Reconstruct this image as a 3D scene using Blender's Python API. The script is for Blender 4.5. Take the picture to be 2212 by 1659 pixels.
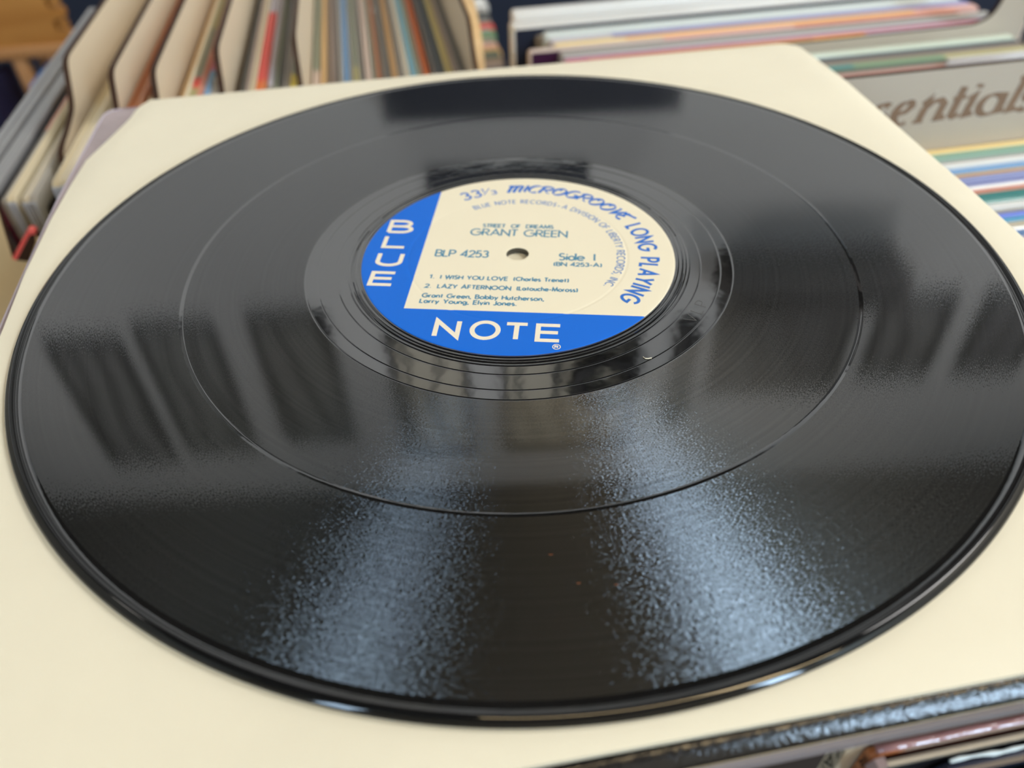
import bpy, bmesh, math, random
from mathutils import Matrix, Vector
# ------------------------------------------------------------------ clear
for o in list(bpy.data.objects): bpy.data.objects.remove(o, do_unlink=True)
SC = bpy.context.scene
COL = SC.collection
random.seed(7)
R = math.radians

# ------------------------------------------------------------------ camera (units: metres; z = 0 is the top of the record)
cam = bpy.data.cameras.new('camera')
camo = bpy.data.objects.new('camera', cam); COL.objects.link(camo)
camo.matrix_world = Matrix(((0.999146905, 0.0412932895, -0.000571658, -0.0036204339),
                            (-0.028498245, 0.679403046, -0.733211669, -0.208931875),
                            (-0.0298883352, 0.732602461, 0.680000237, 0.136943823),
                            (0, 0, 0, 1)))
cam.sensor_width = 36; cam.lens = 26.888
cam.clip_start = 0.01; cam.clip_end = 50
cam.dof.use_dof = True; cam.dof.focus_distance = 0.204; cam.dof.aperture_fstop = 8.4
SC.camera = camo
# ------------------------------------------------------------------ world, exposure
w = bpy.data.worlds.new('world'); SC.world = w; w.use_nodes = True
w.node_tree.nodes['Background'].inputs[0].default_value = (0.55, 0.72, 1.0, 1)
w.node_tree.nodes['Background'].inputs[1].default_value = 0.6
SC.view_settings.view_transform = 'Standard'; SC.view_settings.look = 'None'
SC.view_settings.exposure = 0.1; SC.view_settings.gamma = 1.0
SC.view_settings.use_curve_mapping = False
SC.cycles.sample_clamp_indirect = 6.0
SC.cycles.max_bounces = 8
# window daylight and ceiling lamp strengths
WIN_L, WIN_R = 14.5, 37.0
LAMP_W = 11.0
WASH_W = 19.5

# ------------------------------------------------------------------ helpers
def lin(c):
    c = c / 255.0
    return c / 12.92 if c <= 0.04045 else ((c + 0.055) / 1.055) ** 2.4
def rgb(*c): return (lin(c[0]), lin(c[1]), lin(c[2]), 1.0)
TH = R(8.5); CT, ST = math.cos(TH), math.sin(TH)
def W(u, v, z):
    """bin grid (mm, turned 8.5 degrees) to world metres"""
    return Vector(((CT * u - ST * v) / 1000, (ST * u + CT * v) / 1000, z / 1000))

def mk(name, verts, faces, mat, parent=None, smooth=False, mats=None, idx=None, loc=None, rotz=0, recalc=True):
    me = bpy.data.meshes.new(name)
    me.from_pydata([tuple(v) for v in verts], [], faces)
    if mats:
        for m in mats: me.materials.append(m)
        if idx:
            for p, i in zip(me.polygons, idx): p.material_index = i
    else: me.materials.append(mat)
    if recalc: bm = bmesh.new(); bm.from_mesh(me); bmesh.ops.recalc_face_normals(bm, faces=bm.faces); bm.to_mesh(me); bm.free()
    if smooth:
        for p in me.polygons: p.use_smooth = True
    o = bpy.data.objects.new(name, me); COL.objects.link(o)
    if parent: o.parent = parent
    if loc is not None: o.location = loc
    o.rotation_euler = (0, 0, rotz)
    return o
def empty(name, loc=(0, 0, 0), rotz=0):
    o = bpy.data.objects.new(name, None); COL.objects.link(o)
    o.location = loc; o.rotation_euler = (0, 0, rotz); o.empty_display_size = 0.02
    return o
def tag(o, label=None, cat=None, group=None, kind=None):
    if label: o['label'] = label
    if cat: o['category'] = cat
    if group: o['group'] = group
    if kind: o['kind'] = kind
    return o
def box(x0, x1, y0, y1, z0, z1):
    v = [(x0, y0, z0), (x1, y0, z0), (x1, y1, z0), (x0, y1, z0), (x0, y0, z1), (x1, y0, z1), (x1, y1, z1), (x0, y1, z1)]
    f = [(0, 3, 2, 1), (4, 5, 6, 7), (0, 1, 5, 4), (1, 2, 6, 5), (2, 3, 7, 6), (3, 0, 4, 7)]
    return v, f
def merge(*parts):
    V, F = [], []
    for v, f in parts:
        n = len(V); V += list(v); F += [tuple(i + n for i in q) for q in f]
    return V, F
def bevel(o, w=0.001, s=2):
    m = o.modifiers.new('bevel', 'BEVEL'); m.width = w; m.segments = s; m.limit_method = 'ANGLE'; m.angle_limit = R(40)
    for p in o.data.polygons: p.use_smooth = True
    return o
def lathe(prof, n=256):
    """closed ring profile of (r, z) in mm about the z axis"""
    V, F = [], []
    k = len(prof)
    for i in range(n):
        a = 2 * math.pi * i / n
        for r, z in prof: V.append((r * math.cos(a) / 1000, r * math.sin(a) / 1000, z / 1000))
    for i in range(n):
        j = (i + 1) % n
        for q in range(k):
            p = (q + 1) % k
            F.append((i * k + q, j * k + q, j * k + p, i * k + p))
    return V, F

# ---- materials
MATS = {}
def nt_new(name):
    m = bpy.data.materials.new(name); m.use_nodes = True
    nt = m.node_tree
    return m, nt, nt.nodes['Principled BSDF']
def N(nt, t, **kw):
    n = nt.nodes.new(t)
    for k, v in kw.items(): setattr(n, k, v)
    return n
def math_n(nt, op, a, b=None, c=None):
    n = N(nt, 'ShaderNodeMath', operation=op)
    for i, x in enumerate((a, b, c)):
        if x is None: continue
        if isinstance(x, (int, float)): n.inputs[i].default_value = x
        else: nt.links.new(x, n.inputs[i])
    return n.outputs[0]
def vmath(nt, op, a, b=None, s=None):
    n = N(nt, 'ShaderNodeVectorMath', operation=op)
    for i, x in enumerate((a, b)):
        if x is None: continue
        if isinstance(x, tuple): n.inputs[i].default_value = x
        else: nt.links.new(x, n.inputs[i])
    if s is not None:
        if isinstance(s, (int, float)): n.inputs['Scale'].default_value = s
        else: nt.links.new(s, n.inputs['Scale'])
    return n
def plain(name, col, rough=0.6, spec=0.4, metal=0.0, noise=0.0, nscale=60.0, bump=0.0, bscale=400.0, coat=0.0, stretch=(1, 1, 1)):
    m, nt, b = nt_new(name)
    b.inputs['Roughness'].default_value = rough
    b.inputs['Specular IOR Level'].default_value = spec
    b.inputs['Metallic'].default_value = metal
    b.inputs['Coat Weight'].default_value = coat
    b.inputs['Coat Roughness'].default_value = 0.08
    b.inputs['Base Color'].default_value = col
    if noise or bump:
        tc = N(nt, 'ShaderNodeTexCoord'); mp = N(nt, 'ShaderNodeMapping')
        mp.inputs['Scale'].default_value = stretch
        nt.links.new(tc.outputs['Object'], mp.inputs['Vector'])
    if noise:
        nz = N(nt, 'ShaderNodeTexNoise'); nz.inputs['Scale'].default_value = nscale; nz.inputs['Detail'].default_value = 5
        nt.links.new(mp.outputs[0], nz.inputs['Vector'])
        mr = N(nt, 'ShaderNodeMapRange'); mr.inputs['From Min'].default_value = 0.3; mr.inputs['From Max'].default_value = 0.7
        mr.inputs['To Min'].default_value = 1 - noise; mr.inputs['To Max'].default_value = 1 + noise * 0.6
        nt.links.new(nz.outputs['Fac'], mr.inputs['Value'])
        mx = N(nt, 'ShaderNodeMix', data_type='RGBA', blend_type='MULTIPLY'); mx.inputs[0].default_value = 1
        mx.inputs[6].default_value = col
        nt.links.new(mr.outputs[0], mx.inputs[7]); nt.links.new(mx.outputs[2], b.inputs['Base Color'])
    if bump:
        nb = N(nt, 'ShaderNodeTexNoise'); nb.inputs['Scale'].default_value = bscale; nb.inputs['Detail'].default_value = 3
        nt.links.new(mp.outputs[0], nb.inputs['Vector'])
        bp = N(nt, 'ShaderNodeBump'); bp.inputs['Strength'].default_value = bump; bp.inputs['Distance'].default_value = 0.001
        nt.links.new(nb.outputs['Fac'], bp.inputs['Height']); nt.links.new(bp.outputs[0], b.inputs['Normal'])
    return m

def jacket_mat(cols, gloss=0.45, streak=0.22):
    """cardboard / plastic record cover: colour bands along its length and fine streaks across its thickness"""
    key = (tuple(cols), gloss, streak)
    if key in MATS: return MATS[key]
    m, nt, b = nt_new('record_cover')
    tc = N(nt, 'ShaderNodeTexCoord')
    mp = N(nt, 'ShaderNodeMapping'); mp.inputs['Scale'].default_value = (900, 5, 9)
    nt.links.new(tc.outputs['Object'], mp.inputs['Vector'])
    nz = N(nt, 'ShaderNodeTexNoise'); nz.inputs['Scale'].default_value = 1.0; nz.inputs['Detail'].default_value = 4
    nt.links.new(mp.outputs[0], nz.inputs['Vector'])
    mr = N(nt, 'ShaderNodeMapRange'); mr.inputs['From Min'].default_value = 0.3; mr.inputs['From Max'].default_value = 0.7
    mr.inputs['To Min'].default_value = 1 - streak; mr.inputs['To Max'].default_value = 1 + streak
    nt.links.new(nz.outputs['Fac'], mr.inputs['Value'])
    if len(cols) > 1:
        sx = N(nt, 'ShaderNodeSeparateXYZ'); nt.links.new(tc.outputs['Object'], sx.inputs[0])
        yy = math_n(nt, 'DIVIDE', sx.outputs[1], 0.315)
        rp = N(nt, 'ShaderNodeValToRGB'); rp.color_ramp.interpolation = 'LINEAR'
        el = rp.color_ramp.elements
        # each band: (start 0..1, colour)
        pts = []
        for i, (s, c) in enumerate(cols):
            e = cols[i + 1][0] if i + 1 < len(cols) else 1.0
            pts += [(s + 0.004, rgb(*c)), (e - 0.004, rgb(*c))]
        el[0].position, el[0].color = pts[0]
        el[1].position, el[1].color = pts[-1]
        for p, c in pts[1:-1]:
            q = el.new(p); q.color = c
        nt.links.new(yy, rp.inputs[0]); src = rp.outputs[0]
    else:
        cr = N(nt, 'ShaderNodeRGB'); cr.outputs[0].default_value = rgb(*cols[0][1]); src = cr.outputs[0]
    mx = N(nt, 'ShaderNodeMix', data_type='RGBA', blend_type='MULTIPLY'); mx.inputs[0].default_value = 1
    nt.links.new(src, mx.inputs[6]); nt.links.new(mr.outputs[0], mx.inputs[7])
    nt.links.new(mx.outputs[2], b.inputs['Base Color'])
    b.inputs['Roughness'].default_value = gloss
    MATS[key] = m
    return m

def vinyl(name, groove):
    """black vinyl; grooved zones add a lobe for the groove walls that tilt outward"""
    m, nt, b = nt_new(name)
    b.inputs['Base Color'].default_value = (0.0065, 0.0066, 0.0068, 1)
    b.inputs['IOR'].default_value = 1.95
    tc = N(nt, 'ShaderNodeTexCoord'); sx = N(nt, 'ShaderNodeSeparateXYZ'); nt.links.new(tc.outputs['Object'], sx.inputs[0])
    cb = N(nt, 'ShaderNodeCombineXYZ'); nt.links.new(sx.outputs[0], cb.inputs[0]); nt.links.new(sx.outputs[1], cb.inputs[1])
    radv = vmath(nt, 'NORMALIZE', cb.outputs[0]).outputs[0]
    rad = vmath(nt, 'LENGTH', cb.outputs[0]).outputs['Value']
    if not groove:
        b.inputs['Roughness'].default_value = 0.045
        nb = N(nt, 'ShaderNodeTexNoise'); nb.inputs['Scale'].default_value = 120
        nt.links.new(tc.outputs['Object'], nb.inputs['Vector'])
        bp = N(nt, 'ShaderNodeBump'); bp.inputs['Strength'].default_value = 0.06; bp.inputs['Distance'].default_value = 0.0006
        nt.links.new(nb.outputs['Fac'], bp.inputs['Height']); nt.links.new(bp.outputs[0], b.inputs['Normal'])
        return m
    b.inputs['Roughness'].default_value = 0.05
    b.inputs['IOR'].default_value = 1.5
    b.inputs['Base Color'].default_value = (0.005, 0.0052, 0.0054, 1)
    # track bands: groove pitch changes with the radius
    rb = N(nt, 'ShaderNodeTexNoise', noise_dimensions='1D'); rb.inputs['Scale'].default_value = 1.0; rb.inputs['Detail'].default_value = 5
    nt.links.new(math_n(nt, 'MULTIPLY', rad, 900), rb.inputs['W'])
    # fine ripples of the cut sound: noise in (radius, arc length)
    at = math_n(nt, 'ARCTAN2', sx.outputs[1], sx.outputs[0])
    arc = math_n(nt, 'MULTIPLY', at, 0.10)
    pc = N(nt, 'ShaderNodeCombineXYZ')
    nt.links.new(math_n(nt, 'MULTIPLY', rad, 6800), pc.inputs[0])
    nt.links.new(math_n(nt, 'MULTIPLY', arc, 1500), pc.inputs[1])
    rip = N(nt, 'ShaderNodeTexNoise'); rip.inputs['Scale'].default_value = 1.0; rip.inputs['Detail'].default_value = 0.5
    nt.links.new(pc.outputs[0], rip.inputs['Vector'])
    jit = math_n(nt, 'MULTIPLY', math_n(nt, 'SUBTRACT', rip.outputs['Fac'], 0.5), 0.95)
    tng = vmath(nt, 'CROSS_PRODUCT', (0, 0, 1), radv).outputs[0]
    # slight tilt noise on the lands keeps mirror images soft
    geo = N(nt, 'ShaderNodeNewGeometry')
    land = vmath(nt, 'NORMALIZE', vmath(nt, 'ADD', geo.outputs['Normal'], vmath(nt, 'SCALE', tng, None, math_n(nt, 'MULTIPLY', jit, 0.06)).outputs[0]).outputs[0]).outputs[0]
    nt.links.new(land, b.inputs['Normal'])
    nw = vmath(nt, 'ADD', geo.outputs['Normal'], vmath(nt, 'SCALE', radv, None, 1.0).outputs[0]).outputs[0]
    nw = vmath(nt, 'ADD', nw, vmath(nt, 'SCALE', tng, None, jit).outputs[0]).outputs[0]
    nw = vmath(nt, 'NORMALIZE', nw).outputs[0]
    g = N(nt, 'ShaderNodeBsdfAnisotropic', distribution='BECKMANN')
    g.inputs['Roughness'].default_value = 0.255; g.inputs['Anisotropy'].default_value = 0.537
    tg = N(nt, 'ShaderNodeTangent', direction_type='RADIAL', axis='Z'); nt.links.new(tg.outputs[0], g.inputs['Tangent'])
    nt.links.new(nw, g.inputs['Normal'])
    mr = N(nt, 'ShaderNodeMapRange'); mr.inputs['From Min'].default_value = 0.3; mr.inputs['From Max'].default_value = 0.7
    mr.inputs['To Min'].default_value = 0.046; mr.inputs['To Max'].default_value = 0.058
    nt.links.new(rb.outputs['Fac'], mr.inputs['Value'])
    cc = N(nt, 'ShaderNodeCombineColor')
    for i in range(3): nt.links.new(mr.outputs[0], cc.inputs[i])
    nt.links.new(cc.outputs[0], g.inputs['Color'])
    ad = N(nt, 'ShaderNodeAddShader')
    nt.links.new(b.outputs[0], ad.inputs[0]); nt.links.new(g.outputs[0], ad.inputs[1])
    nt.links.new(ad.outputs[0], nt.nodes['Material Output'].inputs['Surface'])
    return m

def wood(name, c0, c1, scale=(3, 40, 40), rough=0.5):
    m, nt, b = nt_new(name)
    tc = N(nt, 'ShaderNodeTexCoord'); mp = N(nt, 'ShaderNodeMapping'); mp.inputs['Scale'].default_value = scale
    nt.links.new(tc.outputs['Object'], mp.inputs['Vector'])
    nz = N(nt, 'ShaderNodeTexNoise'); nz.inputs['Scale'].default_value = 2.0; nz.inputs['Detail'].default_value = 6; nz.inputs['Distortion'].default_value = 0.6
    nt.links.new(mp.outputs[0], nz.inputs['Vector'])
    rp = N(nt, 'ShaderNodeValToRGB'); e = rp.color_ramp.elements
    e[0].position = 0.32; e[0].color = rgb(*c0); e[1].position = 0.68; e[1].color = rgb(*c1)
    nt.links.new(nz.outputs['Fac'], rp.inputs[0]); nt.links.new(rp.outputs[0], b.inputs['Base Color'])
    b.inputs['Roughness'].default_value = rough
    return m
def emit(name, col, s):
    m, nt, b = nt_new(name)
    b.inputs['Base Color'].default_value = (0.8, 0.8, 0.8, 1)
    b.inputs['Emission Color'].default_value = col; b.inputs['Emission Strength'].default_value = s
    return m

M_groove = vinyl('vinyl_grooved', True)
M_smooth = vinyl('vinyl_smooth', False)
M_rim = plain('vinyl_rim', (0.0065, 0.0066, 0.0068, 1), 0.05, 0.5)
M_paper = plain('cream_paper', rgb(241, 234, 211), 0.55, 0.25, noise=0.035, nscale=14, bump=0.12, bscale=90)
M_ink = plain('typed_blue_ink', rgb(84, 142, 172), 0.5, 0.3)
M_ink2 = plain('printed_blue_ink', rgb(52, 116, 206), 0.5, 0.3)
M_ink3 = plain('thin_blue_ink', rgb(112, 146, 200), 0.5, 0.3)
M_creamink = plain('cream_ink', rgb(246, 236, 214), 0.5, 0.3)
M_board = plain('divider_board', rgb(222, 205, 178), 0.55, 0.3, noise=0.07, nscale=5, stretch=(1, 1, 3))
M_board2 = plain('grey_divider_board', rgb(200, 188, 170), 0.5, 0.35, noise=0.06, nscale=6, stretch=(1, 1, 2))
M_burn = plain('burnt_edge', rgb(66, 46, 34), 0.7, 0.2, noise=0.25, nscale=50)
M_kraft = plain('tan_board', rgb(232, 204, 156), 0.6, 0.25, noise=0.08, nscale=9)
M_tan_wood = wood('pale_plywood', (206, 172, 124), (222, 190, 142))
M_orange_wood = wood('orange_pine', (164, 104, 38), (192, 134, 66), (1.5, 12, 12), 0.45)
M_rail_wood = wood('light_pine', (176, 124, 74), (190, 140, 90), (3, 30, 30), 0.5)
M_dark_wood = wood('dark_table_wood', (38, 28, 22), (54, 40, 30), (3, 30, 30), 0.5)
M_coral = plain('coral_edge', rgb(255, 112, 106), 0.5, 0.3)
M_navy = plain('navy_paint', rgb(33, 40, 56), 0.6, 0.3, noise=0.1, nscale=4)
M_wall = plain('pale_plaster', rgb(206, 206, 204), 0.75, 0.2, noise=0.04, nscale=2)
M_side = plain('side_plaster', rgb(200, 196, 184), 0.8, 0.2, noise=0.05, nscale=2)
M_ceil = wood('dark_ceiling_boards', (30, 26, 20), (46, 36, 24), (8, 1, 1), 0.7)
M_floor = wood('floor_boards', (84, 66, 50), (106, 84, 62), (6, 1, 1), 0.5)
M_metal = plain('dark_metal', rgb(34, 34, 36), 0.4, 0.5, metal=0.6)
M_white_metal = plain('white_window_frame', rgb(226, 226, 222), 0.4, 0.4)
M_scratch = plain('scratched_vinyl', rgb(92, 92, 90), 0.6, 0.3)

# ------------------------------------------------------------------ stroke lettering
def arc(cx, cy, rx, ry, a0, a1, n=14):
    return [(cx + rx * math.cos(R(a0 + (a1 - a0) * i / n)), cy + ry * math.sin(R(a0 + (a1 - a0) * i / n))) for i in range(n + 1)]
G = {}
def gl(ch, w_, *st): G[ch] = (w_, st)
gl(' ', 0.34)
gl('A', .86, [(0, 0), (.43, 1), (.86, 0)], [(.15, .33), (.71, .33)])
gl('B', .60, [(0, 0), (0, 1), (.30, 1)] + arc(.30, .76, .24, .24, 90, -90) + [(.0, .52)], [(.30, .52)] + arc(.33, .26, .27, .26, 90, -90) + [(0, 0)])
gl('C', .80, arc(.5, .5, .5, .5, 50, 310, 24))
gl('D', .76, [(0, 0), (0, 1), (.26, 1)] + arc(.26, .5, .5, .5, 90, -90, 20) + [(0, 0)])
gl('E', .52, [(.52, 1), (0, 1), (0, 0), (.52, 0)], [(0, .52), (.48, .52)])
gl('F', .48, [(.48, 1), (0, 1), (0, 0)], [(0, .52), (.44, .52)])
gl('G', .98, arc(.5, .5, .5, .5, 48, 360, 26) + [(.56, .5)])
gl('H', .68, [(0, 0), (0, 1)], [(.68, 0), (.68, 1)], [(0, .52), (.68, .52)])
gl('I', .05, [(.025, 0), (.025, 1)])
gl('J', .34, [(.34, 1), (.34, .2)] + arc(.17, .17, .17, .17, 0, -170, 10))
gl('K', .60, [(0, 0), (0, 1)], [(.58, 1), (0, .42)], [(.18, .6), (.60, 0)])
gl('L', .46, [(0, 1), (0, 0), (.46, 0)])
gl('M', .96, [(0, 0), (.12, 1), (.48, .12), (.84, 1), (.96, 0)])
gl('N', .76, [(0, 0), (0, 1), (.76, 0), (.76, 1)])
gl('O', 1.0, arc(.5, .5, .5, .5, 90, 450, 32))
gl('P', .56, [(0, 0), (0, 1), (.28, 1)] + arc(.28, .73, .28, .27, 90, -90) + [(0, .46)])
gl('R', .60, [(0, 0), (0, 1), (.28, 1)] + arc(.28, .74, .27, .26, 90, -90) + [(0, .48)], [(.25, .48), (.60, 0)])
gl('S', .50, arc(.26, .75, .22, .25, 40, 250, 14) + arc(.24, .26, .25, .26, 75, -140, 14))
gl('T', .60, [(0, 1), (.60, 1)], [(.30, 1), (.30, 0)])
gl('U', .64, [(0, 1), (0, .32)] + arc(.32, .32, .32, .32, 180, 360, 18) + [(.64, 1)])
gl('V', .76, [(0, 1), (.38, 0), (.76, 1)])
gl('W', 1.12, [(0, 1), (.28, 0), (.56, .95), (.84, 0), (1.12, 1)])
gl('Y', .70, [(0, 1), (.35, .46), (.70, 1)], [(.35, .46), (.35, 0)])
gl('Z', .60, [(0, 1), (.60, 1), (0, 0), (.60, 0)])
gl('0', .60, arc(.3, .5, .3, .5, 90, 450, 28))
gl('1', .24, [(0, .82), (.2, 1), (.2, 0)])
gl('2', .54, arc(.27, .73, .26, .27, 170, -35, 14) + [(0, 0), (.54, 0)])
gl('3', .52, arc(.25, .75, .23, .25, 150, -90, 14), arc(.25, .26, .27, .26, 90, -150, 14))
gl('4', .62, [(.46, 0), (.46, 1), (0, .28), (.62, .28)])
gl('5', .52, [(.48, 1), (.12, 1), (.05, .55)] + arc(.23, .31, .28, .31, 120, -145, 16))
gl('6', .58, [(.42, 1), (.06, .45)] + arc(.29, .29, .28, .29, 150, 510, 22))
gl('.', .10, [(.05, -.01), (.05, .11)])
gl(',', .12, [(.09, .10), (.01, -.18)])
gl('-', .36, [(.0, .36), (.36, .36)])
gl('(', .18, arc(.36, .44, .36, .66, 130, 230, 10))
gl(')', .18, arc(-.18, .44, .36, .66, 50, -50, 10))
gl('/', .7, [(0, -.02), (.7, 1.02)])
gl('a', .60, arc(.25, .31, .25, .31, 90, 450, 22), [(.60, .62), (.60, 0)])
gl('b', .60, arc(.35, .31, .25, .31, 90, 450, 22), [(0, 1.06), (0, 0)])
gl('c', .50, arc(.31, .31, .31, .31, 48, 312, 18))
gl('d', .60, arc(.25, .31, .25, .31, 90, 450, 22), [(.60, 1.06), (.60, 0)])
gl('e', .60, [(.02, .32), (.60, .32)] + arc(.31, .31, .30, .31, 5, 318, 20))
gl('g', .60, arc(.25, .31, .25, .31, 90, 450, 22), [(.60, .62), (.60, -.06)] + arc(.33, -.06, .27, .25, 0, -150, 10))
gl('h', .46, [(0, 1.06), (0, 0)], [(0, .36)] + arc(.23, .36, .23, .26, 180, 0, 12) + [(.46, 0)])
gl('i', .06, [(.03, 0), (.03, .62)], [(.03, .80), (.03, .93)])
gl('l', .06, [(.03, 0), (.03, 1.06)])
gl('m', .80, [(0, .62), (0, 0)], [(0, .40)] + arc(.20, .40, .20, .22, 180, 0, 10) + [(.40, 0)], [(.40, .40)] + arc(.60, .40, .20, .22, 180, 0, 10) + [(.80, 0)])
gl('n', .46, [(0, .62), (0, 0)], [(0, .38)] + arc(.23, .38, .23, .24, 180, 0, 12) + [(.46, 0)])
gl('o', .62, arc(.31, .31, .31, .31, 90, 450, 24))
gl('r', .28, [(0, .62), (0, 0)], [(0, .38)] + arc(.22, .38, .22, .23, 180, 75, 8))
gl('s', .38, arc(.19, .46, .16, .16, 45, 250, 10) + arc(.19, .16, .18, .16, 75, -140, 10))
gl('t', .32, [(.16, .9), (.16, 0)], [(0, .60), (.32, .60)])
gl('u', .46, [(0, .62), (0, .25)] + arc(.23, .25, .23, .25, 180, 360, 12), [(.46, .62), (.46, 0)])
gl('v', .50, [(0, .62), (.25, 0), (.50, .62)])
gl('y', .52, [(0, .62), (.27, .02)], [(.52, .62), (.13, -.30)])
gl('*', .14, [(.0, .34), (.14, .34)])
# the pen-drawn capitals (broad nib, swashed)
gl('~m', .98, [(-.05, .86), (.06, .98), (.12, .9), (.06, 0)], [(.10, .62), (.24, .92), (.40, .98), (.48, .85), (.44, 0)], [(.46, .62), (.60, .92), (.76, .98), (.86, .85), (.82, .1), (.98, .04)])
gl('~i', .26, [(.02, .86), (.14, .98), (.10, .15), (.26, .04)])
gl('~C', .72, arc(.42, .5, .42, .5, 55, 300, 22))
gl('~R', .78, [(.02, 0), (.10, .98)], [(-.08, .82), (.12, .98), (.40, 1)] + arc(.42, .75, .26, .25, 90, -90, 10) + [(.18, .48)], [(.34, .48), (.56, .10), (.80, .02)])
gl('~O', .90, arc(.44, .48, .40, .48, 100, 450, 26) + [(.30, .84), (.34, .70), (.46, .66)])
gl('~G', .86, arc(.44, .5, .42, .5, 55, 330, 22) + [(.80, .46), (.50, .46)], [(.80, .46), (.76, .0)])
gl('~V', .62, [(-.02, .92), (.10, .98), (.26, 0), (.62, 1.0)])
gl('~E', .62, [(-.02, 1.0), (.30, .94), (.70, 1.08)], arc(.34, .74, .26, .22, 90, 270, 10), arc(.32, .27, .34, .27, 95, 315, 14))
# heavy italic serif for the engraved divider
gl('#E', .62, [(.02, 0), (.14, 1)], [(.0, 1), (.66, 1)], [(.09, .52), (.5, .52)], [(-.06, 0), (.56, 0)], [(.66, 1), (.62, .82)], [(.56, 0), (.62, .18)])
gl('#s', .46, arc(.25, .47, .19, .17, 30, 250, 12) + arc(.20, .17, .20, .17, 75, -160, 12))
gl('#e', .56, [(.06, .27), (.36, .36), (.46, .50)] + arc(.33, .50, .13, .14, 0, 100, 8) + arc(.30, .30, .26, .33, 110, 305, 16))
gl('#n', .66, [(.06, .52), (.16, .62), (.10, .02)], [(-.02, 0), (.20, 0)], [(.14, .36), (.30, .58), (.44, .60), (.52, .46), (.48, .06), (.66, .04)])
gl('#t', .44, [(.22, .92), (.14, .10), (.22, .02), (.42, .10)], [(.0, .60), (.44, .60)])
gl('#i', .32, [(.04, .54), (.16, .62), (.10, .06), (.30, .06)], [(.19, .84), (.20, .95)])
gl('#a', .62, arc(.26, .29, .24, .30, 70, 430, 20), [(.50, .62), (.46, .08), (.62, .06)])
gl('#l', .32, [(.06, .98), (.20, 1.06), (.11, .06), (.30, .06)])

def ribbon(pts, wfun):
    """flat band along a polyline, mitred; wfun(direction) -> half width"""
    q_ = [pts[0]]
    for p_ in pts[1:]:
        if math.dist(p_, q_[-1]) > 1e-5: q_.append(p_)
    pts = q_
    n = len(pts); closed = n > 3 and math.dist(pts[0], pts[-1]) < 1e-6
    if closed: pts = pts[:-1]; n -= 1
    V, F = [], []
    for i in range(n):
        p = pts[i]
        if closed: a, b = pts[i - 1], pts[(i + 1) % n]
        else: a, b = pts[max(0, i - 1)], pts[min(n - 1, i + 1)]
        d0 = (p[0] - a[0], p[1] - a[1]); d1 = (b[0] - p[0], b[1] - p[1])
        l0 = math.hypot(*d0); l1 = math.hypot(*d1)
        if l0 < 1e-9: d0, l0 = d1, l1
        if l1 < 1e-9: d1, l1 = d0, l0
        d0 = (d0[0] / l0, d0[1] / l0); d1 = (d1[0] / l1, d1[1] / l1)
        t = (d0[0] + d1[0], d0[1] + d1[1]); lt = math.hypot(*t)
        t = (t[0] / lt, t[1] / lt) if lt > 1e-6 else d1
        nn = (-t[1], t[0])
        c = max(0.38, nn[0] * -d1[1] + nn[1] * d1[0])
        h = wfun(t) / c
        V += [(p[0] + nn[0] * h, p[1] + nn[1] * h), (p[0] - nn[0] * h, p[1] - nn[1] * h)]
    for i in range(n if closed else n - 1):
        j = (i + 1) % n
        F.append((2 * i, 2 * i + 1, 2 * j + 1, 2 * j))
    return V, F

def text_strokes(s, track=0.16, prefix=''):
    x = 0; out = []
    for ch in s:
        g = G.get(prefix + ch) or G[ch]
        for st in g[1]: out.append([(px + x, py) for px, py in st])
        x += g[0] + track
    return out, x - track
def lettering(name, items, mat, parent, z, xf=None, loc=None):
    """items: list of (text, mapping fn (x,y)->mm, stroke half width mm or fn, track, prefix)"""
    V, F = [], []; step = 0
    for s, fn, hw, track, pre in items:
        st, tot = text_strokes(s, track, pre)
        for line in st:
            # subdivide long straight runs so that bent baselines stay smooth
            pl = [line[0]]
            for q in line[1:]:
                k = max(1, int(math.dist(pl[-1], q) / 0.25))
                p0 = pl[-1]
                for i in range(1, k + 1): pl.append((p0[0] + (q[0] - p0[0]) * i / k, p0[1] + (q[1] - p0[1]) * i / k))
            pm = [fn(x / tot, y) for x, y in pl]
            v, f = ribbon(pm, hw if callable(hw) else (lambda t, h=hw: h))
            n = len(V); step += 1; dz = (step % 5) * 0.000002
            V += [((a / 1000, b / 1000, z / 1000 + dz + i * 5e-8) if xf is None else xf(a, b, dz + i * 5e-8)) for i, (a, b) in enumerate(v)]
            F += [tuple(i + n for i in q) for q in f]
    return mk(name, V, F, mat, parent, recalc=False)
def straight(x0, x1, y0, h, sh=0.0):
    return lambda fx, y: (x0 + (x1 - x0) * fx + sh * y * h, y0 + y * h)
def bent(a0, a1, r0, h, sh=0.0):
    def f(fx, y):
        a = R(a0 + (a1 - a0) * fx) - sh * y * h / r0
        return ((r0 + y * h) * math.cos(a), (r0 + y * h) * math.sin(a))
    return f

# ------------------------------------------------------------------ room
RX, YB, YF, ZF, ZC = 2.7, 1.8, -2.4, -0.95, 2.28
v, f = box(-RX, RX, YF, YB, ZF - 0.05, ZF); tag(mk('floor', v, f, M_floor), kind='structure')
v, f = box(-RX, RX, YF, YB, ZC, ZC + 0.05); tag(mk('ceiling', v, f, M_ceil), kind='structure')
v, f = box(-RX, RX, YB, YB + 0.08, ZF, ZC); tag(mk('wall_back', v, f, M_wall), kind='structure')
v, f = box(-RX - 0.08, -RX, YF, YB, ZF, ZC); tag(mk('wall_left', v, f, M_side), kind='structure')
v, f = box(RX, RX + 0.08, YF, YB, ZF, ZC); tag(mk('wall_right', v, f, M_side), kind='structure')
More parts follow.
